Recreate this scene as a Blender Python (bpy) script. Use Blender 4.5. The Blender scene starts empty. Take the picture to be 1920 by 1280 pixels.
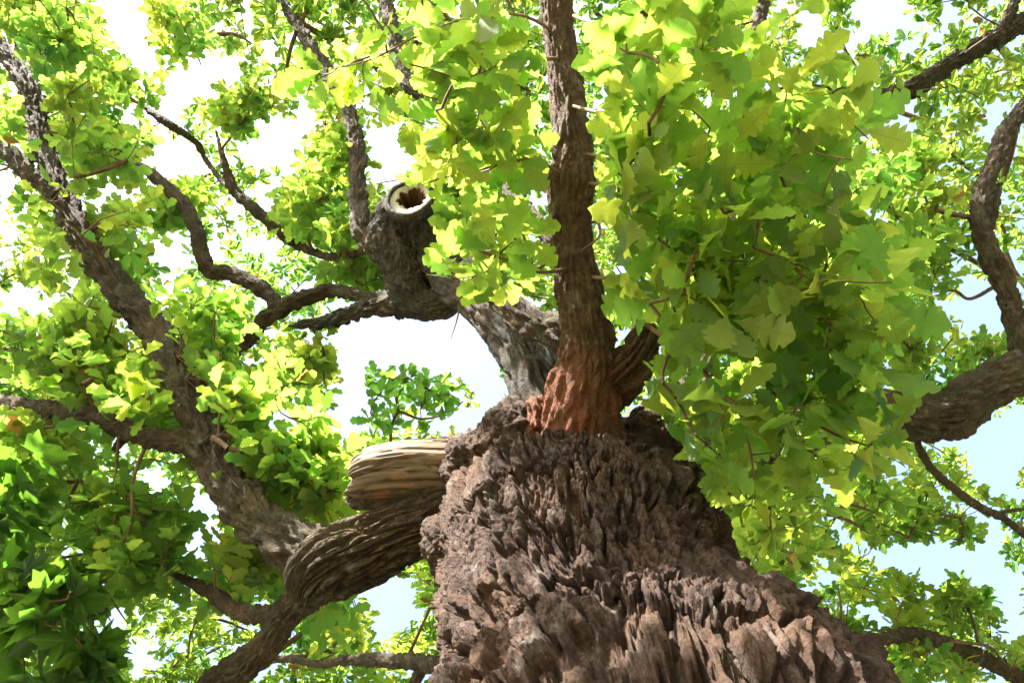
import bpy, math, random
import numpy as np
from mathutils import Matrix, Vector

# ------------------------------------------------------------------ camera, light, exposure
sc = bpy.context.scene
COL = sc.collection
F_PX, ELEV, ROLL = 1500.0, math.radians(60), math.radians(12)
CAM = np.array([0.0, 0.0, 1.6])
fwd = np.array([0, math.cos(ELEV), math.sin(ELEV)])
r0 = np.array([1.0, 0, 0]); u0 = np.array([0, -math.sin(ELEV), math.cos(ELEV)])
RIGHT = r0*math.cos(ROLL) - u0*math.sin(ROLL)
UP = u0*math.cos(ROLL) + r0*math.sin(ROLL)
cd = bpy.data.cameras.new('camera'); cam = bpy.data.objects.new('camera', cd); COL.objects.link(cam)
cd.sensor_width = 36; cd.lens = F_PX/1920*36; cd.clip_start = 0.05; cd.clip_end = 2000
cam.matrix_world = Matrix(((RIGHT[0], UP[0], -fwd[0], CAM[0]), (RIGHT[1], UP[1], -fwd[1], CAM[1]),
                           (RIGHT[2], UP[2], -fwd[2], CAM[2]), (0, 0, 0, 1)))
sc.camera = cam

SUN_EL, SUN_AZ = math.radians(54), math.radians(212)       # azimuth clockwise from +Y
TO_SUN = np.array([math.cos(SUN_EL)*math.sin(SUN_AZ), math.cos(SUN_EL)*math.cos(SUN_AZ), math.sin(SUN_EL)])
w = bpy.data.worlds.new('World'); sc.world = w; w.use_nodes = True
nt = w.node_tree
sky = nt.nodes.new('ShaderNodeTexSky'); sky.sky_type = 'NISHITA'; sky.sun_disc = False
sky.sun_elevation = SUN_EL; sky.sun_rotation = SUN_AZ; sky.air_density = 1.0; sky.dust_density = 7.0; sky.ozone_density = 1.0
nt.links.new(sky.outputs[0], nt.nodes['Background'].inputs[0]); nt.nodes['Background'].inputs[1].default_value = 0.11
sd = bpy.data.lights.new('sun', 'SUN'); sd.energy = 5.0; sd.angle = math.radians(0.5); sd.color = (1.0, 0.95, 0.87)
sun = bpy.data.objects.new('sun', sd); COL.objects.link(sun)
sun.rotation_euler = Vector(tuple(TO_SUN)).to_track_quat('Z', 'Y').to_euler(); sun.location = (0, 0, 30)
sc.view_settings.view_transform = 'Standard'; sc.view_settings.look = 'None'
sc.view_settings.exposure = 2.75; sc.view_settings.gamma = 1.0
sc.cycles.max_bounces = 10; sc.cycles.diffuse_bounces = 6; sc.cycles.transmission_bounces = 6; sc.cycles.glossy_bounces = 3
sc.cycles.use_denoising = True
sc.cycles.sample_clamp_indirect = 6

rng = np.random.default_rng(11)

# ------------------------------------------------------------------ helpers
def P(px, py, z):
    """pixel of the 1920x1280 photograph + depth in metres -> world point"""
    px = np.asarray(px, float); py = np.asarray(py, float); z = np.asarray(z, float)
    return CAM + z[..., None]*(fwd + ((px-960)/F_PX)[..., None]*RIGHT + ((640-py)/F_PX)[..., None]*UP)

def proj(p):
    d = np.asarray(p) - CAM
    z = d @ fwd
    zz = np.where(np.abs(z) < 1e-6, 1e-6, z)
    return 960 + F_PX*(d @ RIGHT)/zz, 640 - F_PX*(d @ UP)/zz, z

def h3(ix, iy, iz, seed):
    h = (ix.astype(np.int64)*374761393 + iy.astype(np.int64)*668265263 + iz.astype(np.int64)*2147483647 + seed*1274126177) & 0xffffffff
    h = ((h ^ (h >> 13))*1274126177) & 0xffffffff
    h = ((h ^ (h >> 16))*2246822519) & 0xffffffff
    h = h ^ (h >> 15)
    return h/4294967296.0

def vnoise(p, seed=0):
    i = np.floor(p).astype(np.int64); f = p - i; f = f*f*(3-2*f)
    out = 0
    for dx in (0, 1):
        for dy in (0, 1):
            for dz in (0, 1):
                wgt = (f[:, 0] if dx else 1-f[:, 0])*(f[:, 1] if dy else 1-f[:, 1])*(f[:, 2] if dz else 1-f[:, 2])
                out = out + wgt*h3(i[:, 0]+dx, i[:, 1]+dy, i[:, 2]+dz, seed)
    return out*2-1

def fbm(p, octv=4, seed=0, gain=0.5):
    a, s, o = 1.0, 0.0, 0.0
    for k in range(octv):
        o = o + a*vnoise(p*(2.03**k)+17.3*k, seed+k); s += a; a *= gain
    return o/s

def voronoi(p, seed=0):
    """F1, F2, random of nearest cell, second random, offset to nearest centre"""
    i = np.floor(p).astype(np.int64)
    n = len(p); f1 = np.full(n, 9.0); f2 = np.full(n, 9.0); r1 = np.zeros(n); r2 = np.zeros(n); off = np.zeros((n, 3))
    for dx in (-1, 0, 1):
        for dy in (-1, 0, 1):
            for dz in (-1, 0, 1):
                cx, cy, cz = i[:, 0]+dx, i[:, 1]+dy, i[:, 2]+dz
                a, b, c = h3(cx, cy, cz, seed), h3(cx, cy, cz, seed+1), h3(cx, cy, cz, seed+2)
                o = np.stack([p[:, 0]-(cx+a), p[:, 1]-(cy+b), p[:, 2]-(cz+c)], 1)
                d = np.sqrt((o*o).sum(1))
                m = d < f1
                f2 = np.where(m, f1, np.minimum(f2, d))
                r1 = np.where(m, (a*7.13+b*3.7) % 1, r1); r2 = np.where(m, (b*5.3+c*9.1) % 1, r2)
                off = np.where(m[:, None], o, off)
                f1 = np.where(m, d, f1)
    return f1, f2, r1, r2, off

def sstep(a, b, x):
    t = np.clip((x-a)/(b-a), 0, 1); return t*t*(3-2*t)

def catmull(pts, step):
    """pts (n,k), first three columns position: dense resample by about `step` metres (scalar or per segment)"""
    pts = np.asarray(pts, float); n = len(pts)
    ext = np.vstack([2*pts[0]-pts[1], pts, 2*pts[-1]-pts[-2]])
    out = []
    for k in range(n-1):
        p0, p1, p2, p3 = ext[k:k+4]
        L = np.linalg.norm(p2[:3]-p1[:3]); st = step if np.isscalar(step) else step[k]
        m = max(2, int(L/st))
        t = np.linspace(0, 1, m, endpoint=False)[:, None]
        out.append(0.5*((2*p1)+(-p0+p2)*t+(2*p0-5*p1+4*p2-p3)*t**2+(-p0+3*p1-3*p2+p3)*t**3))
    out.append(pts[-1:])
    return np.vstack(out)

def mesh_from(name, v, faces_flat, loops_per, mats, smooth=True, mat_idx=None):
    me = bpy.data.meshes.new(name)
    nf = len(faces_flat)//loops_per
    me.vertices.add(len(v)); me.vertices.foreach_set('co', np.ascontiguousarray(v, dtype=np.float32).ravel())
    me.loops.add(nf*loops_per); me.loops.foreach_set('vertex_index', np.ascontiguousarray(faces_flat, dtype=np.int32))
    me.polygons.add(nf); me.polygons.foreach_set('loop_start', np.arange(0, nf*loops_per, loops_per, dtype=np.int32))
    if smooth: me.polygons.foreach_set('use_smooth', np.ones(nf, dtype=bool))
    for m in mats: me.materials.append(m)
    if mat_idx is not None: me.polygons.foreach_set('material_index', np.ascontiguousarray(mat_idx, dtype=np.int32))
    me.update(calc_edges=True); me.validate()
    return me

def link(name, me, parent=None, kind=None, label=None):
    o = bpy.data.objects.new(name, me); COL.objects.link(o)
    if parent is not None: o.parent = parent
    if kind: o['kind'] = kind
    if label: o['label'] = label
    return o

def frames(c):
    """parallel transport frames along a centre line"""
    t = np.gradient(c, axis=0); t /= np.linalg.norm(t, axis=1)[:, None]
    ref = np.array([0.13, -1.0, 0.21]); a = ref - t[0]*(ref @ t[0]); a /= np.linalg.norm(a)
    A = [a]
    for k in range(1, len(c)):
        a = a - t[k]*(a @ t[k]); a /= np.linalg.norm(a); A.append(a)
    A = np.array(A); B = np.cross(t, A)
    return t, A, B

def grid_faces(nr, ns):
    i = np.arange(nr-1)[:, None]*ns; j = np.arange(ns)[None]; j2 = (j+1) % ns
    q = np.stack([i+j, i+j2, i+ns+j2, i+ns+j], -1)
    return q.reshape(-1)

# ------------------------------------------------------------------ materials
def new_mat(name):
    m = bpy.data.materials.new(name); m.use_nodes = True
    t = m.node_tree; b = t.nodes['Principled BSDF']
    return m, t, b, t.nodes.new, t.links.new

def ramp(N, stops):
    r = N('ShaderNodeValToRGB'); e = r.color_ramp.elements
    while len(e) < len(stops): e.new(0.5)
    for k, (p, c) in enumerate(stops): e[k].position = p; e[k].color = (*c, 1)
    return r

def bark_mat(name, cols, scale=9.0, moss=0.0, stain=None, bump=0.85, rough=0.85, vscale=34, vgain=0.75):
    m, t, b, N, L = new_mat(name)
    geo = N('ShaderNodeNewGeometry')
    n1 = N('ShaderNodeTexNoise'); n1.inputs['Scale'].default_value = scale; n1.inputs['Detail'].default_value = 8; n1.inputs['Roughness'].default_value = 0.65
    L(geo.outputs['Position'], n1.inputs['Vector'])
    r = ramp(N, [(0.30, cols[0]), (0.48, cols[1]), (0.62, cols[2]), (0.78, cols[3])]); L(n1.outputs['Fac'], r.inputs[0])
    out = r.outputs[0]
    def over(out, fac_socket, col):
        mx = N('ShaderNodeMix'); mx.data_type = 'RGBA'; L(fac_socket, mx.inputs[0]); L(out, mx.inputs[6]); mx.inputs[7].default_value = (*col, 1)
        return mx.outputs[2]
    def patch(sc_, lo, hi, amt, w=0.0):
        n = N('ShaderNodeTexNoise'); n.inputs['Scale'].default_value = sc_; n.inputs['Detail'].default_value = 5
        ad = N('ShaderNodeVectorMath'); ad.operation = 'ADD'; ad.inputs[1].default_value = (w, w*1.7, -w); L(geo.outputs['Position'], ad.inputs[0]); L(ad.outputs[0], n.inputs['Vector'])
        mr = N('ShaderNodeMapRange'); mr.inputs[1].default_value = lo; mr.inputs[2].default_value = hi; mr.inputs[3].default_value = 0; mr.inputs[4].default_value = amt
        L(n.outputs['Fac'], mr.inputs[0]); return mr.outputs[0]
    out = over(out, patch(42.0, 0.5, 0.62, 0.55, 1.3), tuple(v*0.4 for v in cols[0]))     # dark flecks
    out = over(out, patch(4.0, 0.52, 0.7, 0.4, 3.1), (0.19, 0.10, 0.048))      # orange-brown weathering
    out = over(out, patch(14.0, 0.56, 0.72, 0.45, 9.7), (0.26, 0.235, 0.21))       # pale grey crust
    if moss: out = over(out, patch(5.0, 0.45, 0.65, moss, 6.2), (0.07, 0.075, 0.022))
    if stain:
        c, rad, amt = stain
        vm = N('ShaderNodeVectorMath'); vm.operation = 'DISTANCE'; L(geo.outputs['Position'], vm.inputs[0]); vm.inputs[1].default_value = tuple(c)
        n = N('ShaderNodeTexNoise'); n.inputs['Scale'].default_value = 11; n.inputs['Detail'].default_value = 6; L(geo.outputs['Position'], n.inputs['Vector'])
        ma = N('ShaderNodeMath'); ma.operation = 'MULTIPLY_ADD'; L(n.outputs['Fac'], ma.inputs[0]); ma.inputs[1].default_value = -rad*1.6; L(vm.outputs['Value'], ma.inputs[2])
        mr = N('ShaderNodeMapRange'); mr.inputs[1].default_value = rad*0.35; mr.inputs[2].default_value = -rad*0.5; mr.inputs[3].default_value = 0; mr.inputs[4].default_value = amt
        L(ma.outputs[0], mr.inputs[0]); out = over(out, mr.outputs[0], (0.23, 0.062, 0.026))
    L(out, b.inputs['Base Color'])
    b.inputs['Roughness'].default_value = rough; b.inputs['Specular IOR Level'].default_value = 0.35
    n2 = N('ShaderNodeTexNoise'); n2.inputs['Scale'].default_value = 85; n2.inputs['Detail'].default_value = 9; n2.inputs['Roughness'].default_value = 0.72
    L(geo.outputs['Position'], n2.inputs['Vector'])
    n3 = N('ShaderNodeTexNoise'); n3.inputs['Scale'].default_value = 24; n3.inputs['Detail'].default_value = 4; L(geo.outputs['Position'], n3.inputs['Vector'])
    wp = N('ShaderNodeVectorMath'); wp.operation = 'MULTIPLY_ADD'; L(n3.outputs['Color'], wp.inputs[0]); wp.inputs[1].default_value = (0.035, 0.035, 0.035); L(geo.outputs['Position'], wp.inputs[2])
    vo = N('ShaderNodeTexVoronoi'); vo.feature = 'DISTANCE_TO_EDGE'; vo.inputs['Scale'].default_value = vscale; L(wp.outputs[0], vo.inputs['Vector'])
    mrv = N('ShaderNodeMapRange'); mrv.inputs[2].default_value = 0.16; L(vo.outputs['Distance'], mrv.inputs[0])
    bv = N('ShaderNodeBump'); bv.inputs['Strength'].default_value = vgain; bv.inputs['Distance'].default_value = 0.012; L(mrv.outputs[0], bv.inputs['Height'])
    bp = N('ShaderNodeBump'); bp.inputs['Strength'].default_value = bump; bp.inputs['Distance'].default_value = 0.03
    L(n2.outputs['Fac'], bp.inputs['Height']); L(bv.outputs[0], bp.inputs['Normal']); L(bp.outputs[0], b.inputs['Normal'])
    return m

def leaf_mat(name, mode, yellow=0.0, maple=False):
    """mode 'obj': tint from object random; 'attr': tint from the mesh attribute"""
    m, t, b, N, L = new_mat(name)
    if mode == 'obj':
        oi = N('ShaderNodeObjectInfo'); mrr = N('ShaderNodeMapRange'); mrr.inputs[3].default_value = 0.28; mrr.inputs[4].default_value = 0.94; L(oi.outputs['Random'], mrr.inputs[0]); fac = mrr.outputs[0]
    else:
        at = N('ShaderNodeAttribute'); at.attribute_name = 'tint'; fac = at.outputs['Fac']
    if maple:
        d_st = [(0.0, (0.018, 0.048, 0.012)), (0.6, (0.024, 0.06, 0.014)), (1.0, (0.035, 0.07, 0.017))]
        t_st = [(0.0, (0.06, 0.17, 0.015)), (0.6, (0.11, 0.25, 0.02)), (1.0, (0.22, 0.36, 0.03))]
    else:
        d_st = [(0.0, (0.040, 0.110, 0.030)), (0.55, (0.068, 0.125, 0.032)), (0.93, (0.105, 0.138, 0.034)), (1.0, (0.22, 0.11, 0.035))]
        t_st = [(0.0, (0.18, 0.42, 0.055)), (0.55, (0.34, 0.52, 0.060)), (0.93, (0.52, 0.57, 0.065)), (1.0, (0.38, 0.20, 0.05))]
    rd = ramp(N, d_st); rt = ramp(N, t_st); L(fac, rd.inputs[0]); L(fac, rt.inputs[0])
    # veins from the leaf's own coordinates
    uv = N('ShaderNodeAttribute'); uv.attribute_name = 'leafuv'
    sp = N('ShaderNodeSeparateXYZ'); L(uv.outputs['Vector'], sp.inputs[0])
    ab = N('ShaderNodeMath'); ab.operation = 'ABSOLUTE'; L(sp.outputs[1], ab.inputs[0])
    mid = N('ShaderNodeMapRange'); mid.inputs[1].default_value = 0.012; mid.inputs[2].default_value = 0.004; L(ab.outputs[0], mid.inputs[0])
    ma = N('ShaderNodeMath'); ma.operation = 'MULTIPLY_ADD'; L(ab.outputs[0], ma.inputs[0]); ma.inputs[1].default_value = -0.9; L(sp.outputs[0], ma.inputs[2])
    fr = N('ShaderNodeMath'); fr.operation = 'PINGPONG'; L(ma.outputs[0], fr.inputs[0]); fr.inputs[1].default_value = 0.065
    lat = N('ShaderNodeMapRange'); lat.inputs[1].default_value = 0.008; lat.inputs[2].default_value = 0.002; lat.inputs[4].default_value = 0.55; L(fr.outputs[0], lat.inputs[0])
    mxv = N('ShaderNodeMath'); mxv.operation = 'MAXIMUM'; L(mid.outputs[0], mxv.inputs[0]); L(lat.outputs[0], mxv.inputs[1])
    sc_ = N('ShaderNodeMath'); sc_.operation = 'MULTIPLY'; L(mxv.outputs[0], sc_.inputs[0]); sc_.inputs[1].default_value = 0.55 if mode == 'obj' else 0.3
    def over(a, col):
        mx = N('ShaderNodeMix'); mx.data_type = 'RGBA'; L(sc_.outputs[0], mx.inputs[0]); L(a, mx.inputs[6]); mx.inputs[7].default_value = (*col, 1); return mx.outputs[2]
    dcol = over(rd.outputs[0], (0.17, 0.21, 0.07)); tcol = over(rt.outputs[0], (0.20, 0.30, 0.03))
    L(dcol, b.inputs['Base Color']); b.inputs['Roughness'].default_value = 0.48; b.inputs['Specular IOR Level'].default_value = 0.35
    tr = N('ShaderNodeBsdfTranslucent'); L(tcol, tr.inputs['Color'])
    mix = N('ShaderNodeMixShader'); mix.inputs[0].default_value = 0.66
    L(b.outputs[0], mix.inputs[1]); L(tr.outputs[0], mix.inputs[2]); L(mix.outputs[0], t.nodes['Material Output'].inputs['Surface'])
    return m

def wood_mat(name, cols, axis, dark=0.0):
    m, t, b, N, L = new_mat(name)
    geo = N('ShaderNodeNewGeometry')
    q = Vector(tuple(axis)).to_track_quat('X', 'Z').inverted().to_euler()
    mp = N('ShaderNodeMapping'); mp.inputs['Rotation'].default_value = q; L(geo.outputs['Position'], mp.inputs['Vector'])
    mp2 = N('ShaderNodeMapping'); mp2.inputs['Scale'].default_value = (3.0, 16, 16); L(mp.outputs[0], mp2.inputs['Vector'])
    n1 = N('ShaderNodeTexNoise'); n1.inputs['Scale'].default_value = 1.0; n1.inputs['Detail'].default_value = 8; n1.inputs['Distortion'].default_value = 0.6; L(mp2.outputs[0], n1.inputs['Vector'])
    r = ramp(N, [(0.28, cols[0]), (0.42, cols[1]), (0.56, cols[2]), (0.72, cols[3])]); L(n1.outputs['Fac'], r.inputs[0])
    n3 = N('ShaderNodeTexNoise'); n3.inputs['Scale'].default_value = 7; n3.inputs['Detail'].default_value = 4; L(geo.outputs['Position'], n3.inputs['Vector'])
    mr = N('ShaderNodeMapRange'); mr.inputs[1].default_value = 0.55; mr.inputs[2].default_value = 0.68; mr.inputs[4].default_value = 0.6; L(n3.outputs['Fac'], mr.inputs[0])
    mx = N('ShaderNodeMix'); mx.data_type = 'RGBA'; L(mr.outputs[0], mx.inputs[0]); L(r.outputs[0], mx.inputs[6]); mx.inputs[7].default_value = (0.26, 0.11, 0.045, 1)
    L(mx.outputs[2], b.inputs['Base Color']); b.inputs['Roughness'].default_value = 0.7; b.inputs['Specular IOR Level'].default_value = 0.3
    bp = N('ShaderNodeBump'); bp.inputs['Strength'].default_value = 0.6; bp.inputs['Distance'].default_value = 0.01; L(n1.outputs['Fac'], bp.inputs['Height']); L(bp.outputs[0], b.inputs['Normal'])
    return m

def plain_noise_mat(name, c0, c1, scale, rough=0.8):
    m, t, b, N, L = new_mat(name)
    geo = N('ShaderNodeNewGeometry'); n = N('ShaderNodeTexNoise'); n.inputs['Scale'].default_value = scale; n.inputs['Detail'].default_value = 6
    L(geo.outputs['Position'], n.inputs['Vector']); r = ramp(N, [(0.35, c0), (0.65, c1)]); L(n.outputs['Fac'], r.inputs[0]); L(r.outputs[0], b.inputs['Base Color'])
    b.inputs['Roughness'].default_value = rough; b.inputs['Specular IOR Level'].default_value = 0.3
    return m

STAIN_AT = P(1075., 770., 2.93)
M_TRUNK = bark_mat('trunk_bark', [(0.0527, 0.0292, 0.0209), (0.0838, 0.048, 0.0343), (0.1117, 0.0689, 0.052), (0.1613, 0.1122, 0.0905)], 9, 0.0, (STAIN_AT, 0.16, 0.6))
M_STEM = bark_mat('stem_bark', [(0.0658, 0.0344, 0.0196), (0.1062, 0.0562, 0.0302), (0.1416, 0.0815, 0.0457), (0.2023, 0.136, 0.0898)], 12, 0.25, (STAIN_AT, 0.24, 0.8), bump=0.8, vgain=0.6)
M_LIMB = bark_mat('limb_bark', [(0.0363, 0.0238, 0.0142), (0.059, 0.0392, 0.0228), (0.0793, 0.0546, 0.0326), (0.1133, 0.084, 0.0567)], 12, 0.4, bump=0.8, vgain=0.6)
M_GREY = bark_mat('weathered_bark', [(0.042, 0.0344, 0.0289), (0.0651, 0.0544, 0.0462), (0.0918, 0.0784, 0.0671), (0.153, 0.1381, 0.1228)], 12, 0.2, bump=0.85, vgain=0.65)
M_TWIG = plain_noise_mat('twig_bark', (0.085, 0.05, 0.03), (0.15, 0.095, 0.06), 20)
M_TWIGN = plain_noise_mat('young_twig_bark', (0.15, 0.085, 0.045), (0.23, 0.15, 0.08), 25)
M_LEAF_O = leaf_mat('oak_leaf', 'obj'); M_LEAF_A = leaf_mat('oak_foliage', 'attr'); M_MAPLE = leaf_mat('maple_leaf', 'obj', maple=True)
M_GROUND = plain_noise_mat('ground_grass_soil', (0.07, 0.09, 0.03), (0.17, 0.13, 0.08), 3.0, 0.9)

# ------------------------------------------------------------------ ground
def make_ground():
    n = 61; a = np.linspace(-1, 1, n); a = np.sign(a)*np.abs(a)**3*400
    X, Y = np.meshgrid(a, a); q = np.stack([X.ravel(), Y.ravel(), 0*X.ravel()], 1)
    d = np.hypot(q[:, 0], q[:, 1]); q[:, 2] = 0.05*fbm(q*0.6, 3, 5)*np.clip(d/3, 0, 1) - 0.02
    i = np.arange(n-1)[:, None]*n; j = np.arange(n-1)[None]
    f = np.stack([i+j, i+j+1, i+n+j+1, i+n+j], -1).reshape(-1)
    o = link('ground', mesh_from('ground', q, f, 4, [M_GROUND]), None, 'structure', 'grassy soil around the foot of the old oak')
make_ground()

# ------------------------------------------------------------------ the oak
TRUNK_Z = lambda py, D=2.0: (lambda th: D/math.cos(th)*math.cos(ELEV-th))(ELEV - math.atan((py-640)/F_PX))
tp = [(1246, 1480, 498), (1196, 1330, 373), (1137, 1230, 322), (1111, 1140, 298), (1101, 1060, 280), (1066, 1000, 246), (1058, 965, 212), (1054, 943, 146), (1052, 935, 61)]
tpts = []
for (x, y, hw) in tp:
    z = TRUNK_Z(y); tpts.append([*P(x, y, z), hw*z/F_PX*0.93])
tpts = np.array(tpts)
d0 = tpts[0, :3]; dirn = d0 - tpts[2, :3]; dirn /= -dirn[2]
base_xy = d0[:2] + dirn[:2]*d0[2]*0.2
BASE = np.array([base_xy[0], base_xy[1], 0.0])
low = [[*BASE[:2], -0.15, tpts[0, 3]*1.75], [*BASE[:2], 0.12, tpts[0, 3]*1.5], [*(BASE[:2]*0.75+d0[:2]*0.25), 0.6, tpts[0, 3]*1.2], [*(BASE[:2]*0.45+d0[:2]*0.55), 1.4, tpts[0, 3]*1.06]]
tpts = np.vstack([low, tpts])

oak = bpy.data.objects.new('oak_tree', None); COL.objects.link(oak); oak.location = tuple(BASE)
oak['label'] = 'massive old oak with rugged brown trunk, twisting limbs and sunlit green crown'; oak['category'] = 'tree'

def rugged(th, R, s, cell, stretch, amp, seed):
    q = np.stack([np.cos(th)*R, np.sin(th)*R, s*stretch], 1)/cell
    wv = np.stack([fbm(q*0.5+3, 3, seed+20), fbm(q*0.5+31, 3, seed+23), fbm(q*0.5+57, 3, seed+26)], 1)
    qq = q + wv*np.array([1.1, 1.1, 0.9]) + 0.16*np.stack([fbm(q*2.3, 2, seed+33), fbm(q*2.3+9, 2, seed+34), fbm(q*2.3+19, 2, seed+35)], 1)
    f1, f2, ra, rb, off = voronoi(qq, seed)
    e = f2-f1 + 0.14*fbm(qq*4.0, 3, seed+61, 0.6)
    crack = sstep(0.0, 0.17, e)
    lvl = np.where(ra < 0.16, 0.25, 0.62+0.5*ra)                      # some plates have come off
    tilt = off[:, 2]*(rb-0.5)*0.5 + off[:, 0]*(ra-0.5)*0.4 + off[:, 1]*(rb-0.5)*0.4
    groove = sstep(0.13, 0.0, np.abs(fbm(qq*np.array([0.75, 0.75, 0.30])+11, 3, seed+90)))
    q2 = qq*np.array([1.6, 1.6, 3.6]) + 5 + 0.4*wv
    g1, g2, rc, rd_, off2 = voronoi(q2, seed+50)
    blk = sstep(0.0, 0.13, g2-g1+0.08*vnoise(qq*9, seed+62))*(0.2+0.8*rc) + 0.6*off2[:, 2]*(rd_-0.4) + 0.4*off2[:, 0]*(rc-0.5)
    q3 = qq*np.array([4.0, 4.0, 8.0]) + 2 + 0.5*wv
    k1, k2, rk, rl, off3 = voronoi(q3, seed+150)
    fine = sstep(0, 0.16, k2-k1)*(0.2+0.8*rk) + 0.6*off3[:, 2]*(rl-0.5)
    rid = 1-np.abs(fbm(qq*np.array([3.1, 3.1, 4.5]), 4, seed+80, 0.62))*2.4
    h = 1.25*crack*(lvl+tilt) - 0.75*groove + (0.34*blk + 0.22*fine)*(0.3+0.7*crack) + 0.16*rid
    return amp*(h-1.0)

def bark_disp(th, R, s, cell, stretch, amp, seed, plates=1.0, res=0.005):
    """displacement in metres on the unrolled cylinder (theta, arc length s)"""
    q = np.stack([np.cos(th)*R, np.sin(th)*R, s*stretch], 1)/cell
    wv = np.stack([fbm(q*0.45+3, 2, seed+20), fbm(q*0.45+31, 2, seed+23), fbm(q*0.45+57, 2, seed+26)], 1)
    qq = q + wv*np.array([0.9, 0.9, 0.7]) + 0.12*np.stack([vnoise(q*2.3, seed+33), vnoise(q*2.3+9, seed+34), vnoise(q*2.3+19, seed+35)], 1)
    f1, f2, ra, rb, off = voronoi(qq, seed)
    e = f2-f1 + 0.10*fbm(qq*4.0, 3, seed+61, 0.6)
    crack = sstep(-0.04, float(np.clip(2.0*res/cell, 0.2, 0.5)), e)
    h = crack*(0.60+0.55*ra) + plates*(off[:, 2]*(rb-0.5)*0.3 + off[:, 0]*(ra-0.5)*0.3 + off[:, 1]*(rb-0.5)*0.3)*crack
    q2 = qq*np.array([1.7, 1.7, 3.6]) + 5 + 0.35*wv
    g1, g2, rc, rd_, off2 = voronoi(q2, seed+50)
    h = h + (0.26*sstep(0, 0.14, g2-g1+0.08*vnoise(qq*7, seed+62))*(0.4+0.9*rc) + 0.20*off2[:, 2]*(rd_-0.5))*(0.35+0.65*crack)
    h = h + 0.20*fbm(qq*2.6, 4, seed+70, 0.6) - 0.22*np.abs(fbm(qq*np.array([3.4, 3.4, 1.8]), 3, seed+80, 0.6))
    return amp*(h-0.80)

def tube(name, pts, mat, parent, cell=0.035, stretch=0.28, amp=0.012, res=0.007, seed=1, gnarl=0.07, label=None, close=True, maxn=800, steps=None, lobes=None, kind=None, flare=0.0, fn=None, st_mul=1.5, front=0.0):
    """pts rows: x y z radius (metres, world). Tapered limb with relief of bark plates."""
    pts = np.asarray(pts, float)
    c = catmull(pts, steps if steps is not None else res*st_mul)
    r = np.maximum(c[:, 3], 0.002); c = c[:, :3]
    if flare: 
        sl = np.concatenate([[0], np.cumsum(np.linalg.norm(np.diff(c, axis=0), axis=1))]); r = r*(1+flare*np.exp(-sl/(r[0]*1.3)))
    t, A, B = frames(c)
    ns = int(np.clip(2*math.pi*np.percentile(r, 75)/res, 7, maxn)); nr = len(c)
    s = np.concatenate([[0], np.cumsum(np.linalg.norm(np.diff(c, axis=0), axis=1))])
    th = np.linspace(0, 2*math.pi, ns, endpoint=False); th = th - front*np.sin(th)
    TH = np.tile(th, nr); S = np.repeat(s, ns); Rr = np.repeat(r, ns)
    Rm = float(np.median(r))
    q = np.stack([np.cos(TH), np.sin(TH), S/max(Rm, 0.02)*0.45], 1)
    g = 1 + gnarl*fbm(q*1.1+seed, 3, seed+5)*1.6
    if lobes is not None: g = g*lobes(TH, S, s[-1])
    if amp > 0: d = (fn(TH, Rm, S, cell, stretch, amp, seed) if fn else bark_disp(TH, Rm, S, cell, stretch, amp, seed, res=res))*np.clip(Rr/Rm, 0.3, 1.3)
    else: d = 0
    rad = Rr*g + d
    v = np.repeat(c, ns, 0) + (np.cos(TH)*rad)[:, None]*np.repeat(A, ns, 0) + (np.sin(TH)*rad)[:, None]*np.repeat(B, ns, 0)
    if close:   # rounded ends
        rim = v[:ns]; v = np.vstack([c[0] + (rim-c[0])*0.02 - t[0]*r[0]*0.3] + [v]); nr += 1
        rim = v[-ns:]
        v = np.vstack([v] + [c[-1] + (rim-c[-1])*k + t[-1]*r[-1]*h for k, h in ((0.75, 0.22), (0.4, 0.36), (0.02, 0.4))]); nr += 3
    f = grid_faces(nr, ns)
    me = mesh_from(name, v-BASE, f, 4, [mat])
    o = link(name, me, parent, kind, label)
    return o, c, r

def px_pts(L):
    """list of (px, py, depth, width px) -> rows x y z radius"""
    L = np.array(L, float); p = P(L[:, 0], L[:, 1], L[:, 2]); return np.column_stack([p, L[:, 3]*L[:, 2]/F_PX/2])

# trunk
def trunk_lobes(TH, S, Ltot):
    u = S/Ltot
    return 1 + 0.05*np.sin(2*TH+1.3+2.1*u) + 0.035*np.sin(3*TH+0.4-3*u) + 0.02*np.sin(7*TH+5*u)*(1-u)
seglen = [0.04]*4 + [0.0046]*8
trunk, TC, TR = tube('trunk', tpts, M_TRUNK, oak, cell=0.054, stretch=0.40, amp=0.038, res=0.0052, fn=rugged, front=0.5, seed=3, gnarl=0.03, steps=seglen, lobes=trunk_lobes,
                     label='broad trunk with deeply furrowed rugged brown bark')

SKEL = []      # (points, radius) that carry twigs
MASK = []      # (px, py, z, width px) of limbs that stay in view
def limb(name, L, mat=None, parent=None, label=None, seen=True, **k):
    pts = px_pts(L); r = pts[:, 3].max()
    kw = dict(cell=float(np.clip(r*0.28, 0.010, 0.034)), stretch=0.17, amp=float(np.clip(r*0.27, 0.002, 0.03)), res=float(np.clip(0.0019*np.median(pts[:, 3]*0+np.array([q[2] for q in L])), 0.0042, 0.013)), seed=int(abs(L[0][0]*3+L[0][1]*7)) % 977, gnarl=0.10)
    kw.update(k)
    o, c, rr = tube(name, pts, mat or M_LIMB, parent or oak, label=label, **kw)
    SKEL.append((c[::12], rr[::12]))
    if seen:
        x, y, z = proj(c[::6]); MASK.append(np.column_stack([x, y, z, 2*rr[::6]*F_PX/z]))
    return o

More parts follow.
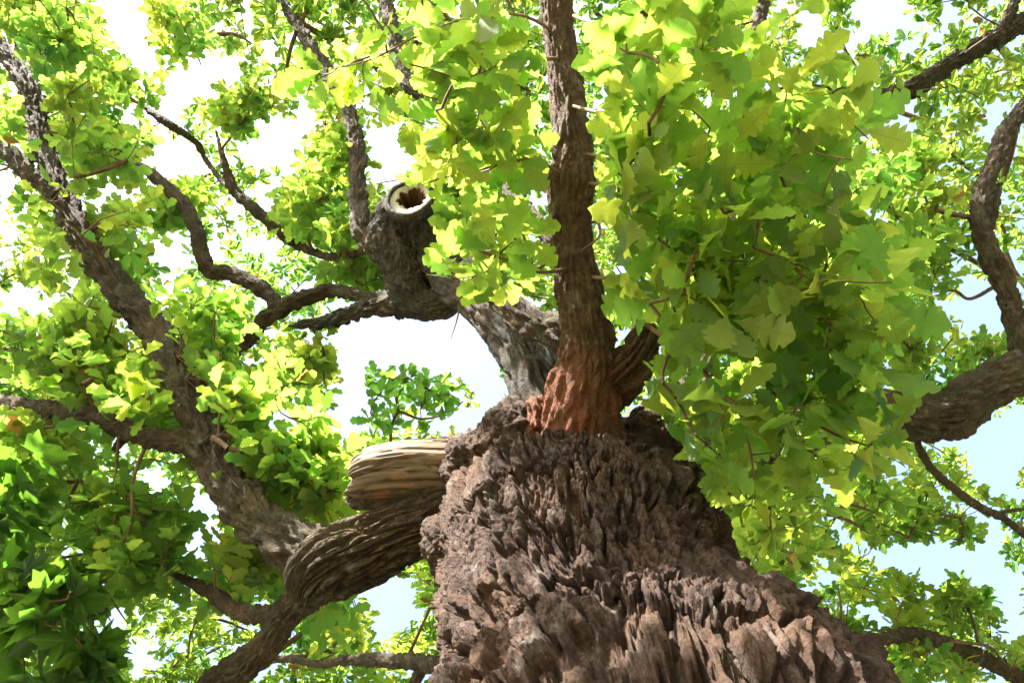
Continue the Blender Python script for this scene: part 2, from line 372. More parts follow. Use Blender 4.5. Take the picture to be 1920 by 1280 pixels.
# front stem with the rusty foot
stem = limb('branch', [(1085, 860, 3.02, 250), (1087, 800, 2.97, 172), (1096, 735, 2.96, 138), (1102, 680, 2.98, 112), (1096, 620, 3.0, 98), (1088, 560, 3.03, 88), (1076, 480, 3.08, 80), (1068, 410, 3.12, 80), (1070, 352, 3.15, 94), (1075, 300, 3.2, 80), (1068, 220, 3.28, 72), (1056, 120, 3.4, 62), (1046, 40, 3.5, 60), (1036, -60, 3.62, 56), (1020, -200, 3.9, 50)],
            M_STEM, label='upright reddish brown stem with rust stained foot', cell=0.02, stretch=0.16, amp=0.013, res=0.0048, gnarl=0.08)
limb('branch', [(1120, 740, 3.0, 100), (1165, 705, 2.98, 88), (1195, 670, 2.98, 72), (1215, 625, 3.0, 58), (1222, 590, 3.05, 44)], M_STEM, label='short stubby side branch curving up beside the stem')
# big grey limb behind the stem ending in a hollow stub
limbC = limb('branch', [(1060, 800, 3.5, 200), (1020, 745, 3.55, 125), (1000, 690, 3.65, 104), (960, 625, 3.85, 96), (905, 565, 4.15, 92), (850, 520, 4.45, 82), (812, 470, 4.65, 84), (785, 415, 4.62, 88), (770, 374, 4.48, 84)], M_GREY, label='dark grey weathered limb ending in a hollow sawn stub', close=False, amp=0.022)
limb('branch', [(1085, 640, 3.2, 84), (1040, 622, 3.3, 72), (990, 600, 3.45, 64), (945, 562, 3.6, 58), (910, 530, 3.7, 48), (880, 490, 3.8, 40)], M_LIMB, label='dark limb leaving the stem towards the hollow stub')
gn = limb('branch', [(868, 545, 4.4, 40), (835, 568, 4.45, 56), (795, 570, 4.5, 62), (768, 548, 4.55, 88), (757, 505, 4.6, 92), (742, 455, 4.65, 96), (745, 405, 4.7, 84), (760, 372, 4.72, 50)], M_GREY, label='gnarled knotty grey limb below the hollow stub', amp=0.02, cell=0.03, stretch=0.55, gnarl=0.16)
limb('branch', [(800, 572, 4.5, 50), (750, 566, 4.55, 58), (700, 574, 4.65, 42), (655, 588, 4.8, 32), (620, 604, 4.95, 27), (575, 607, 5.1, 18), (540, 612, 5.3, 7)], M_GREY, parent=gn)
limb('branch', [(745, 470, 4.68, 60), (712, 468, 4.72, 56), (686, 440, 4.8, 50), (673, 400, 4.9, 40), (670, 340, 5.1, 34), (668, 270, 5.4, 33), (650, 205, 5.7, 30), (615, 140, 6.1, 29), (585, 95, 6.4, 28), (560, 50, 6.8, 22), (500, -30, 7.3, 20)], M_LIMB, parent=gn)
# branch running up left from behind the stem
limb('branch', [(1060, 470, 3.35, 40), (1020, 430, 3.5, 38), (975, 385, 3.8, 38), (935, 345, 4.1, 38), (900, 280, 4.5, 34), (870, 225, 4.9, 30), (815, 185, 5.2, 30), (768, 158, 5.4, 30), (745, 105, 5.6, 29), (735, 50, 5.8, 28), (710, -30, 6.2, 26)], M_LIMB, parent=stem)
# right side
limbRB = limb('branch', [(1230, 860, 3.4, 160), (1275, 800, 3.5, 100), (1300, 720, 3.8, 76), (1330, 620, 4.3, 64), (1405, 500, 5.0, 52), (1500, 355, 5.9, 46), (1560, 285, 6.3, 44), (1600, 235, 6.6, 42), (1640, 192, 6.8, 40), (1720, 162, 7.1, 38), (1790, 115, 7.4, 40), (1860, 75, 7.7, 38), (1930, 35, 8.0, 36), (2020, -20, 8.5, 30)], M_LIMB)
limb('branch', [(1375, 545, 4.7, 40), (1385, 400, 5.3, 36), (1400, 230, 6.0, 34), (1408, 120, 6.5, 30), (1428, 20, 7.0, 27), (1440, -60, 7.4, 24)], M_LIMB, parent=limbRB)
limb('branch', [(1862, 80, 7.7, 26), (1885, 40, 7.8, 22), (1905, 0, 8.0, 18), (1920, -40, 8.2, 15)], M_LIMB, parent=limbRB)
limbRL = limb('branch', [(1240, 880, 3.3, 190), (1320, 880, 3.45, 130), (1410, 852, 3.75, 108), (1500, 812, 4.05, 96), (1580, 785, 4.3, 88), (1650, 776, 4.5, 88), (1730, 782, 4.65, 92), (1785, 775, 4.75, 100), (1830, 742, 4.85, 88), (1880, 715, 4.95, 84), (1940, 690, 5.1, 80), (2050, 640, 5.5, 70), (2200, 560, 6.2, 55)], M_LIMB, label='thick horizontal limb reaching out with scaly brown bark', amp=0.024)
limb('branch', [(1925, 700, 5.05, 52), (1915, 655, 5.1, 42), (1900, 590, 5.2, 40), (1882, 530, 5.3, 40), (1852, 465, 5.4, 42), (1836, 415, 5.5, 38), (1845, 355, 5.7, 36), (1868, 295, 5.9, 34), (1885, 250, 6.1, 32), (1930, 190, 6.4, 28), (1990, 130, 6.8, 24)], M_LIMB, parent=limbRL)
limb('branch', [(1850, 440, 5.52, 20), (1857, 400, 5.6, 24), (1868, 370, 5.7, 18), (1875, 345, 5.8, 8)], M_LIMB, parent=limbRL)
limb('branch', [(1725, 800, 4.7, 14), (1722, 835, 4.75, 15), (1750, 882, 4.9, 16), (1800, 925, 5.1, 17), (1845, 955, 5.3, 18), (1880, 970, 5.5, 15), (1930, 1010, 5.8, 13), (1990, 1050, 6.2, 10)], M_LIMB, parent=limbRL)
limb('branch', [(1868, 965, 5.4, 12), (1890, 958, 5.5, 9), (1930, 952, 5.7, 7)], M_LIMB, parent=limbRL)
limb('branch', [(1400, 1120, 3.5, 46), (1500, 1170, 4.2, 28), (1585, 1195, 4.8, 22), (1650, 1197, 5.2, 24), (1715, 1190, 5.6, 30), (1780, 1208, 6.0, 30), (1840, 1232, 6.3, 30), (1890, 1258, 6.6, 32), (1960, 1300, 7.0, 28)], M_LIMB, label='low branch emerging from behind the trunk towards the side')
# left side
limbL = limb('branch', [(960, 960, 3.1, 160), (880, 968, 3.02, 130), (815, 980, 2.98, 114), (745, 1002, 2.95, 114), (680, 1033, 2.93, 124), (625, 1058, 2.92, 132), (592, 1085, 2.92, 112), (582, 1112, 2.93, 78)], M_LIMB, label='thick furrowed limb bending sharply at its elbow', cell=0.026, stretch=0.13, amp=0.030, res=0.0042)
limbLa = limb('branch', [(665, 1062, 2.98, 90), (605, 1045, 3.0, 112), (540, 1010, 3.1, 92), (480, 972, 3.25, 84), (432, 915, 3.4, 78), (400, 860, 3.55, 74), (368, 780, 3.75, 70), (338, 710, 3.95, 66), (300, 635, 4.2, 62), (255, 580, 4.4, 58), (205, 520, 4.65, 56), (160, 455, 4.9, 54), (120, 380, 5.15, 52), (88, 300, 5.4, 44), (66, 215, 5.7, 42), (50, 160, 5.9, 38), (10, 100, 6.2, 32), (-60, 20, 6.7, 28)], M_LIMB, label='long branch sweeping up from the elbow of the furrowed limb')
limb('branch', [(115, 372, 5.12, 40), (85, 345, 5.2, 38), (50, 322, 5.3, 36), (22, 290, 5.45, 34), (-30, 268, 5.7, 30), (-100, 230, 6.1, 26)], M_LIMB, parent=limbLa)
limb('branch', [(92, 300, 5.38, 22), (65, 296, 5.4, 22), (38, 300, 5.42, 18)], M_LIMB, parent=limbLa)
limbLb = limb('branch', [(392, 838, 3.55, 50), (350, 828, 3.6, 46), (300, 824, 3.7, 44), (240, 805, 3.85, 42), (180, 782, 4.0, 38), (110, 768, 4.2, 36), (40, 762, 4.4, 33), (-60, 745, 4.8, 30), (-160, 720, 5.2, 24)], M_LIMB)
limb('branch', [(248, 806, 3.85, 22), (232, 820, 3.88, 20), (215, 842, 3.92, 14)], M_LIMB, parent=limbLb)
limbLc = limb('branch', [(590, 1080, 2.95, 84), (565, 1120, 3.0, 66), (535, 1155, 3.1, 60), (510, 1195, 3.2, 58), (478, 1232, 3.3, 62), (430, 1262, 3.4, 64), (370, 1320, 3.55, 60), (300, 1400, 3.8, 50)], M_LIMB, label='dark branch dropping away below the elbow')
limb('branch', [(535, 1150, 3.1, 44), (495, 1152, 3.2, 38), (450, 1148, 3.35, 32), (410, 1120, 3.5, 30), (375, 1098, 3.65, 24), (345, 1085, 3.8, 16), (310, 1070, 4.0, 6)], M_LIMB, parent=limbLc)
limbM = limb('branch', [(715, 570, 4.68, 26), (668, 552, 4.9, 25), (615, 545, 5.15, 27), (565, 562, 5.2, 32), (525, 580, 5.2, 36), (492, 605, 5.2, 33), (470, 635, 5.25, 26), (448, 660, 5.3, 18), (430, 690, 5.4, 7)], M_LIMB)
limb('branch', [(525, 578, 5.2, 32), (505, 552, 5.25, 31), (470, 528, 5.3, 31), (430, 512, 5.4, 30), (395, 507, 5.45, 31), (380, 480, 5.5, 31), (368, 430, 5.6, 30), (345, 385, 5.75, 28), (312, 350, 5.9, 25), (272, 318, 6.1, 19), (240, 296, 6.3, 12), (205, 280, 6.5, 5)], M_LIMB, parent=limbM)
limb('branch', [(690, 470, 4.85, 14), (620, 482, 5.5, 16), (565, 463, 5.9, 18), (535, 445, 5.9, 21), (500, 412, 5.95, 26), (465, 382, 6.0, 24), (440, 358, 6.1, 21), (425, 320, 6.2, 17), (415, 285, 6.3, 10), (405, 245, 6.5, 4)], M_LIMB)
limb('branch', [(450, 372, 6.05, 10), (415, 338, 6.6, 10), (386, 300, 6.9, 11), (368, 268, 6.9, 14), (325, 238, 6.9, 17), (290, 215, 7.0, 16), (268, 198, 7.1, 10), (240, 185, 7.3, 4)], M_LIMB)
limb('branch', [(1020, 1225, 2.75, 60), (900, 1236, 3.5, 40), (820, 1245, 4.2, 32), (780, 1240, 4.6, 32), (735, 1238, 4.9, 30), (690, 1236, 5.2, 27), (640, 1238, 5.5, 18), (600, 1245, 5.8, 15), (545, 1235, 6.1, 14), (480, 1240, 6.5, 10)], M_LIMB, label='low branch behind the trunk below the elbow limb')
limb('branch', [(800, 1245, 4.5, 28), (785, 1265, 4.5, 22), (770, 1300, 4.6, 18)], M_LIMB)
limb('branch', [(-40, 658, 5.5, 20), (20, 657, 5.4, 20), (60, 655, 5.3, 18)], M_LIMB)

# thin twigs traced in the photograph
TW = [
 [(1075, 30, 3.4, 9), (1110, 42, 3.2, 9), (1160, 40, 3.0, 8), (1215, 40, 2.8, 6)],
 [(1040, 110, 3.35, 11), (990, 112, 3.2, 11), (925, 115, 3.0, 10), (880, 160, 2.9, 8), (840, 188, 2.8, 7), (780, 175, 2.7, 5)],
 [(925, 118, 3.0, 8), (905, 185, 2.95, 7), (890, 245, 2.9, 5)],
 [(1100, 345, 3.1, 12), (1140, 347, 3.0, 10), (1185, 350, 2.9, 8), (1260, 360, 2.7, 5)],
 [(1100, 290, 3.15, 10), (1160, 300, 3.0, 9), (1200, 320, 2.9, 6), (1280, 330, 2.7, 4)],
 [(1095, 520, 3.0, 10), (1150, 520, 2.9, 9), (1200, 508, 2.8, 8), (1252, 478, 2.7, 8), (1370, 488, 2.5, 7), (1490, 495, 2.4, 6), (1560, 530, 2.35, 4)],
 [(1252, 480, 2.7, 7), (1248, 420, 2.65, 6), (1235, 360, 2.6, 5)],
 [(1130, 578, 3.0, 16), (1165, 582, 2.9, 15), (1225, 618, 2.75, 13), (1300, 675, 2.6, 12), (1350, 735, 2.5, 11), (1395, 762, 2.45, 10), (1460, 780, 2.4, 8), (1545, 802, 2.35, 5)],
 [(1390, 762, 2.46, 8), (1402, 820, 2.45, 7), (1412, 880, 2.45, 6), (1410, 945, 2.45, 5)],
 [(1140, 575, 3.0, 10), (1220, 560, 2.85, 8), (1310, 545, 2.7, 6), (1420, 560, 2.5, 5), (1540, 600, 2.4, 4)],
 [(1060, 505, 3.0, 10), (1010, 510, 2.85, 9), (960, 490, 2.7, 8), (900, 470, 2.6, 7), (850, 430, 2.55, 6)],
 [(1115, 400, 3.1, 8), (1125, 440, 3.05, 7), (1090, 470, 2.95, 5)],
 [(1075, 200, 3.2, 10), (1150, 215, 2.95, 9), (1240, 200, 2.7, 8), (1350, 210, 2.5, 7), (1450, 200, 2.4, 6), (1560, 175, 2.35, 4)],
 [(1450, 200, 2.4, 6), (1520, 280, 2.35, 5), (1600, 300, 2.3, 4)],
 [(1240, 200, 2.7, 7), (1300, 110, 2.6, 6), (1360, 40, 2.55, 5), (1400, -40, 2.5, 4)],
 [(1040, 60, 3.45, 9), (980, 30, 3.3, 8), (900, 30, 3.1, 7), (800, 60, 2.95, 6), (700, 110, 2.8, 5), (620, 130, 2.7, 4)],
 [(1060, 330, 3.1, 9), (1000, 300, 3.0, 8), (930, 310, 2.9, 6), (870, 330, 2.8, 5)],
 [(855, 560, 4.3, 8), (860, 580, 4.2, 5), (855, 605, 4.15, 4), (845, 635, 4.1, 3)],
]
TW2 = [
 [(280, 822, 3.75, 12), (262, 862, 3.7, 10), (250, 900, 3.65, 9), (248, 945, 3.6, 8), (245, 985, 3.6, 8), (225, 1025, 3.6, 7), (205, 1060, 3.6, 7), (204, 1110, 3.6, 6), (240, 1170, 3.65, 5)],
 [(226, 800, 3.88, 9), (220, 850, 3.84, 8), (218, 880, 3.8, 8), (218, 930, 3.75, 8), (216, 1000, 3.7, 7), (208, 1030, 3.65, 5)],
 [(260, 870, 3.7, 6), (240, 930, 3.7, 5), (270, 980, 3.7, 5), (290, 1060, 3.7, 4)],
 [(150, 895, 4.2, 11), (130, 935, 4.2, 9), (112, 985, 4.2, 7), (108, 1050, 4.2, 5)],
 [(150, 897, 4.2, 9), (95, 925, 4.3, 8), (50, 955, 4.4, 6), (0, 990, 4.6, 4)],
 [(100, 745, 4.2, 9), (85, 705, 4.3, 8), (45, 680, 4.4, 7), (0, 668, 4.6, 6)],
 [(415, 860, 3.5, 8), (410, 800, 3.5, 7), (416, 730, 3.55, 6), (415, 660, 3.6, 5)],
 [(420, 850, 3.5, 7), (440, 800, 3.45, 5), (460, 760, 3.4, 4)],
 [(60, 175, 5.8, 9), (100, 185, 5.9, 8), (160, 190, 6.0, 7), (220, 180, 6.2, 5)],
 [(580, 10, 6.9, 12), (550, 75, 6.8, 11), (535, 135, 6.8, 9), (515, 175, 6.8, 7)],
 [(400, 65, 7.5, 10), (440, 65, 7.4, 12), (470, 80, 7.3, 8)],
 [(1500, 962, 5.2, 9), (1560, 965, 5.3, 11), (1600, 980, 5.4, 9), (1630, 1000, 5.5, 6)],
 [(1560, 965, 5.3, 8), (1590, 945, 5.4, 9), (1640, 960, 5.5, 7)],
 [(1455, 985, 4.6, 10), (1470, 1040, 4.7, 9), (1510, 1070, 4.8, 6)],
 [(1575, 1175, 4.8, 8), (1577, 1140, 4.8, 8), (1572, 1100, 4.9, 5)],
 [(1565, 40, 7.6, 10), (1580, 85, 7.5, 9), (1608, 130, 7.4, 8)],
 [(1745, 1200, 5.8, 8), (1850, 1210, 6.2, 9), (1880, 1240, 6.4, 6)],
 [(575, 700, 6.0, 7), (572, 760, 5.9, 8), (580, 840, 5.8, 6)],
 [(960, 985, 3.6, 20), (880, 950, 4.6, 14), (790, 900, 5.4, 11), (735, 840, 5.9, 9), (745, 775, 5.8, 8), (790, 785, 5.8, 6), (850, 775, 5.9, 4)],
 [(310, 0, 7.5, 8), (312, 50, 7.4, 7)],
 [(1880, 528, 5.35, 12), (1820, 560, 6.0, 9), (1790, 545, 6.1, 8), (1750, 548, 6.2, 5)],
 [(1700, 690, 5.2, 6), (1740, 660, 5.3, 8), (1745, 640, 5.4, 5)],
]
NEAR_ANCH = []
for k, L in enumerate(TW):
    p = px_pts(L); p[:, 3] *= 0.75; p[-1, 3] *= 0.5; o, c, r = tube('twig', p, M_TWIGN, oak, amp=0, res=0.006, gnarl=0.12, seed=k+1)
    NEAR_ANCH.append(c[::4])
for k, L in enumerate(TW2):
    p = px_pts(L); p[:, 3] *= 0.72; p[-1, 3] *= 0.5; o, c, r = tube('twig', p, M_TWIG, oak, amp=0, res=0.008, gnarl=0.12, seed=k+40)
    SKEL.append((c[::4], r[::4]))
NEAR_ANCH = np.vstack(NEAR_ANCH)

# hollow sawn stub: pale ring and dark hollow at the end of the grey limb
def hollow_face():
    c = P(np.array([785., 770.]), np.array([415., 374.]), np.array([4.62, 4.48]))
    ax = c[1]-c[0]; ax /= np.linalg.norm(ax)
    end = c[1]; R = 42*4.48/F_PX
    A = np.cross(ax, [0.2, 0.3, 1]); A /= np.linalg.norm(A); B = np.cross(ax, A)
    ns = 96; th = np.linspace(0, 2*math.pi, ns, endpoint=False)
    cs = np.stack([np.cos(th), np.sin(th), 0*th], 1)
    n1 = fbm(cs*1.5, 3, 8); n2 = fbm(cs*2.6+9, 4, 18, 0.6)
    prof = [(1.16, -0.25, 0.1), (1.22, 0.05, .1), (1.12, 0.20, .08), (0.98, 0.20, .08), (0.92, 0.09, .06), (0.86, 0.07, .06), (0.74, 0.05, .22), (0.60, 0.0, .42), (0.55, -0.15, .42), (0.5, -0.6, .35), (0.36, -1.3, .3), (0.05, -1.6, .1)]
    V = []
    for (rr, hh, am) in prof:
        rad = R*(rr + am*(n1 if rr > 0.8 else n2))
        V.append(end + ax*R*hh + (np.cos(th)*rad)[:, None]*A + (np.sin(th)*rad)[:, None]*B + ax*(0.05*R*n2)[:, None])
    V = np.vstack(V); f = grid_faces(len(prof), ns)
    idx = np.repeat(np.array([0, 0, 0, 0, 1, 1, 1, 2, 2, 2, 2]), ns)
    pale = wood_mat('sun_bleached_wood', [(0.16, 0.12, 0.09), (0.30, 0.27, 0.24), (0.42, 0.40, 0.37), (0.55, 0.53, 0.51)], B)
    dark = wood_mat('rotten_wood', [(0.05, 0.025, 0.015), (0.09, 0.045, 0.025), (0.12, 0.06, 0.03), (0.16, 0.09, 0.05)], ax)
    link('cut_face', mesh_from('cut_face', V-BASE, f, 4, [M_GREY, pale, dark], mat_idx=idx), limbC, label='pale sawn ring around a dark hollow')
hollow_face()

# torn limb stump with bare pale wood
def torn_stump():
    L = [(960, 890, 3.15, 150), (880, 884, 3.1, 130), (820, 882, 3.08, 118), (760, 882, 3.06, 116), (710, 887, 3.05, 108), (675, 895, 3.05, 94), (655, 902, 3.05, 72)]
    pts = px_pts(L); c = catmull(pts, 0.006); r = c[:, 3]; c = c[:, :3]
    t, A, B = frames(c); ns = 150; nr = len(c)
    s = np.concatenate([[0], np.cumsum(np.linalg.norm(np.diff(c, axis=0), axis=1))])
    th = np.linspace(0, 2*math.pi, ns, endpoint=False); TH = np.tile(th, nr); S = np.repeat(s, ns); Rr = np.repeat(r, ns)
    q = np.stack([np.cos(TH)*2.2, np.sin(TH)*2.2, S*2.5], 1)
    # long splintered steps along the grain
    ridge = fbm(q*0.75, 4, 91, 0.5); st = np.floor(ridge*5)/5
    rad = Rr*(1 + 0.16*ridge) + 0.009*fbm(q*np.array([3.2, 3.2, 2.2]), 5, 95, 0.6) - 0.012*sstep(0.10, 0.0, np.abs(fbm(q*np.array([2.1, 2.1, 0.9])+7, 4, 97)))
    cr = fbm(np.stack([np.cos(TH)*3, np.sin(TH)*3, S*1.3], 1)*1.5, 3, 99); rad = rad - 0.012*sstep(0.05, 0.0, np.abs(cr))
    V = np.repeat(c, ns, 0) + (np.cos(TH)*rad)[:, None]*np.repeat(A, ns, 0) + (np.sin(TH)*rad)[:, None]*np.repeat(B, ns, 0)
    # ragged hollow end
    V = V.reshape(nr, ns, 3); jag = 0.05*fbm(np.stack([np.cos(th)*2, np.sin(th)*2, 0*th], 1), 4, 71)
    up_ = (np.cos(th)[:, None]*A[-1]+np.sin(th)[:, None]*B[-1]) @ UP
    for k in range(40): V[nr-1-k] += t[-1]*((0.7*jag - 0.035*up_ - 0.01)*(1-k/40))[:, None]
    rim = V[-1]; extra = []
    for fr, dp in ((0.85, -0.01), (0.6, -0.05), (0.4, -0.12), (0.03, -0.14)):
        extra.append(c[-1] + (rim-c[-1])*fr + t[-1]*dp)
    V = np.vstack([V.reshape(-1, 3)]+extra); f = grid_faces(nr+4, ns)
    m = wood_mat('torn_bare_wood', [(0.022, 0.014, 0.009), (0.075, 0.049, 0.028), (0.12, 0.083, 0.05), (0.165, 0.13, 0.094)], c[0]-c[-1])
    st = link('broken_limb', mesh_from('broken_limb', V-BASE, f, 4, [m]), oak, label='torn stump of a broken limb with bare tan wood')
    pts = px_pts([(960, 835, 3.3, 60), (880, 836, 3.22, 44), (820, 836, 3.2, 34), (760, 838, 3.18, 20), (720, 840, 3.18, 8)])
    tube('bark_strip', pts, M_GREY, st, cell=0.02, amp=0.008, res=0.005, seed=66)
    pts = px_pts([(930, 930, 3.06, 70), (860, 935, 3.0, 44), (790, 938, 2.99, 36), (720, 942, 2.99, 34), (670, 938, 3.01, 32), (655, 932, 3.03, 22)])
    tube('bark_strip', pts, M_LIMB, st, cell=0.02, amp=0.010, res=0.005, seed=67)
torn_stump()

# burl on the trunk's flank and rough callus shoulders
def blob(name, px, py, z, rpx, mat, sq, seed, amp, cell, label=None):
    n = 54; th = np.linspace(0, 2*math.pi, 2*n, endpoint=False); ph = np.linspace(0.02, math.pi-0.02, n)
    T = np.tile(th, n); H = np.repeat(ph, 2*n); d = np.stack([np.cos(T)*np.sin(H), np.sin(T)*np.sin(H), np.cos(H)], 1)
    R = rpx*z/F_PX
    h = fbm(d*1.3+seed, 3, seed)*0.35
    f1, f2, ra, rb, off = voronoi(d*R/cell+seed*1.7+0.3*fbm(d*6, 2, seed+4)[:, None], seed+9)
    rad = R*(1+1.3*h) + amp*(0.45*sstep(0, .25, f2-f1)*(0.3+ra)+1.1*fbm(d*R/cell*1.1, 5, seed+2, 0.6))
    v = P(float(px), float(py), float(z)) + d*rad[:, None]*np.array(sq)
    return link(name, mesh_from(name, v-BASE, grid_faces(n, 2*n), 4, [mat]), oak, label=label)
blob('burl', 838, 1015, 2.72, 42, M_TRUNK, (1, 1, 1.25), 21, 0.022, 0.03, 'knobbly burl bulging from the flank of the trunk')
blob('burl', 838, 1068, 2.70, 30, M_TRUNK, (1, 1, 1.0), 25, 0.02, 0.03)
blob('callus', 880, 868, 3.0, 48, M_TRUNK, (1, 1, 1.2), 31, 0.022, 0.03)
blob('callus', 960, 820, 3.05, 62, M_TRUNK, (1.2, 1, 1.0), 37, 0.03, 0.04)
blob('callus', 1010, 790, 3.02, 38, M_STEM, (0.8, 1, 1.5), 41, 0.02, 0.03)
blob('callus', 1230, 835, 3.1, 70, M_TRUNK, (1.2, 1, 1.0), 47, 0.03, 0.05)

# ------------------------------------------------------------------ foliage
def leaf_template(n, lobes, depth, wid=0.29, skew=0.055, fold=0.10, curl=0.12, two=True, ph=0.0, pet=0.06, zig=False):
    """leaf of length 1 along +x; columns: edge left, midrib, edge right"""
    x = np.linspace(0, 1, n)
    env = wid*np.power(np.sin(np.pi*np.power(x, 1.25)*0.985+0.02), 0.85)*(0.62+0.42*x)
    env = env*1.15
    lob = np.abs(np.sin(np.pi*lobes*x+ph))**0.65
    lob = np.where(x > 1-0.5/lobes, np.maximum(lob, 0.8), lob)
    if zig: lob = (np.arange(n) % 2).astype(float)
    wd = env*(1-depth*(1-lob)); wd[0] = 0.004; wd[-1] = 0.004
    xe = x + skew*(lob-0.5)*np.sin(np.pi*x)
    z_m = -curl*(x-0.3)**2
    ze = z_m + fold*wd/wid*0.8 + 0.03*np.sin(x*19+ph)*wd/wid
    xm = x
    off = pet
    rows = []
    for s in (1, -1): rows.append(np.stack([xe+off, s*wd, ze], 1))
    mid = np.stack([xm+off, 0*x, z_m], 1)
    V = np.vstack([rows[0], mid, rows[1], [[0, 0.006, 0], [0, -0.006, 0]]])
    F = []
    for k in range(n-1):
        F += [(n+k, n+k+1, k+1), (n+k, k+1, k), (n+k+1, n+k, 2*n+k), (n+k+1, 2*n+k, 2*n+k+1)]
    F += [(3*n, 3*n+1, n)]
    uv = np.column_stack([V[:, 0]-off, V[:, 1], 0*V[:, 0]])
    return V, np.array(F), uv

def far_template(pts, fold):
    """cheap lobed leaf: outline points per side, midrib base and tip"""
    L = [(0, 0, 0), (1, 0, -0.06)] + [(x, y, fold*y) for x, y in pts] + [(x, -y, fold*y) for x, y in pts]
    n = len(pts); F = []
    for s0, fl in ((2, 0), (2+n, 1)):
        idx = [0]+list(range(s0, s0+n))+[1]
        # fan alternately from base and tip
        mid = n//2
        for k in range(mid): F.append((0, idx[k+1], idx[k+2]))
        F.append((0, idx[mid+1], 1))
        for k in range(mid+1, n): F.append((1, idx[k], idx[k+1]))
    V = np.array(L, float); return V, np.array(F), np.column_stack([V[:, :2], 0*V[:, 0]])

T_NEAR = [leaf_template(53, 5.0+(k % 3)*0.5, 0.48+0.05*(k % 2), 0.27+0.02*(k % 3), 0.05, 0.05+0.05*(k % 3), 0.05+0.1*(k % 4), ph=k*0.5) for k in range(7)]
T_MID = [leaf_template(9, 4, 0.42, 0.30, 0.06, 0.08, 0.15, zig=True), leaf_template(7, 3, 0.40, 0.31, 0.05, 0.12, 0.05, zig=True)]
T_NLOW = [leaf_template(23, 5.0, 0.52, 0.29, 0.04, 0.10, 0.15, ph=k*0.6) for k in range(3)]
T_FAR = [far_template([(0.24, 0.14), (0.42, 0.10), (0.66, 0.28), (0.88, 0.16)], 0.25),
         far_template([(0.34, 0.19), (0.50, 0.13), (0.76, 0.29)], 0.1)]

# gaps where the sky shows (in the photograph's pixels)
HOLES = np.array([(235, 55, 42, 75), (255, 110, 35, 30), (400, 130, 62, 42), (350, 165, 50, 22), (310, 175, 22, 20), (515, 275, 58, 42), (490, 250, 30, 30), (568, 215, 22, 20), (725, 300, 42, 46), (705, 255, 22, 25), (770, 275, 30, 14),
  (215, 350, 42, 30), (190, 380, 30, 16), (310, 272, 30, 22), (330, 320, 22, 30), (320, 490, 26, 30), (485, 470, 16, 14), (505, 365, 22, 22), (440, 395, 20, 12), (60, 575, 44, 26), (15, 350, 18, 26), (480, 685, 40, 26), (510, 790, 40, 40), (560, 770, 40, 16), (520, 815, 28, 20),
  (670, 690, 48, 95), (760, 640, 110, 70), (850, 650, 90, 85), (900, 720, 62, 80), (650, 800, 36, 45), (820, 780, 90, 40), (905, 790, 45, 20), (840, 545, 40, 40), (800, 510, 22, 30), (690, 590, 70, 30), (640, 560, 30, 20),
  (380, 975, 38, 52), (365, 1020, 22, 34), (745, 1125, 60, 56), (720, 1160, 30, 28), (690, 1085, 20, 16), (260, 1240, 42, 30), (225, 1140, 18, 28), (310, 1210, 22, 16), (800, 1270, 30, 20), (290, 910, 24, 34),
  (1560, 30, 50, 40), (1640, 25, 50, 30), (1680, 10, 40, 18), (1535, 60, 22, 24), (1740, 95, 14, 24), (1700, 55, 24, 14), (1655, 238, 40, 22), (1685, 245, 26, 16), (1860, 210, 24, 16), (1790, 250, 16, 12), (1545, 335, 16, 16), (1675, 345, 20, 10), (1650, 410, 18, 22),
  (1835, 545, 50, 30), (1850, 590, 62, 34), (1800, 490, 20, 34), (1770, 575, 30, 20), (1890, 500, 26, 30), (1750, 830, 26, 22), (1770, 930, 26, 26), (1850, 830, 60, 30), (1890, 850, 40, 60), (1850, 880, 34, 34), (1905, 930, 26, 22), (1860, 990, 34, 30), (1670, 885, 30, 22), (1560, 915, 34, 20),
  (1610, 1010, 38, 14), (1680, 1040, 50, 18), (1770, 1060, 48, 36), (1740, 1030, 24, 20), (1880, 1090, 40, 50), (1900, 1150, 26, 34), (1850, 1030, 34, 26), (1530, 1090, 30, 14), (1640, 1140, 30, 18), (1660, 1170, 22, 14), (1885, 1185, 24, 16), (1860, 1270, 24, 12), (1510, 1110, 16, 18), (1760, 800, 16, 12)], float)
def in_hole(p, grow=0.0):
    x, y, z = proj(p)
    q = np.column_stack([x/60, y/60, 0*x]); jx = 16*vnoise(q, 401)+9*vnoise(q*3, 403); jy = 16*vnoise(q+50, 402)+9*vnoise(q*3+50, 404)
    x = x+jx; y = y+jy
    d = ((x[:, None]-HOLES[:, 0])/(HOLES[:, 2]+grow))**2 + ((y[:, None]-HOLES[:, 1])/(HOLES[:, 3]+grow))**2
    spray = (((x-775)/112)**2+((y-745)/56)**2 < 1) | (((x-1575)/42)**2+((y-22)/30)**2 < 1)
    return (d < 1).any(1) & (z > 0) & ~(spray & (z < 7.6) & (z > 3))

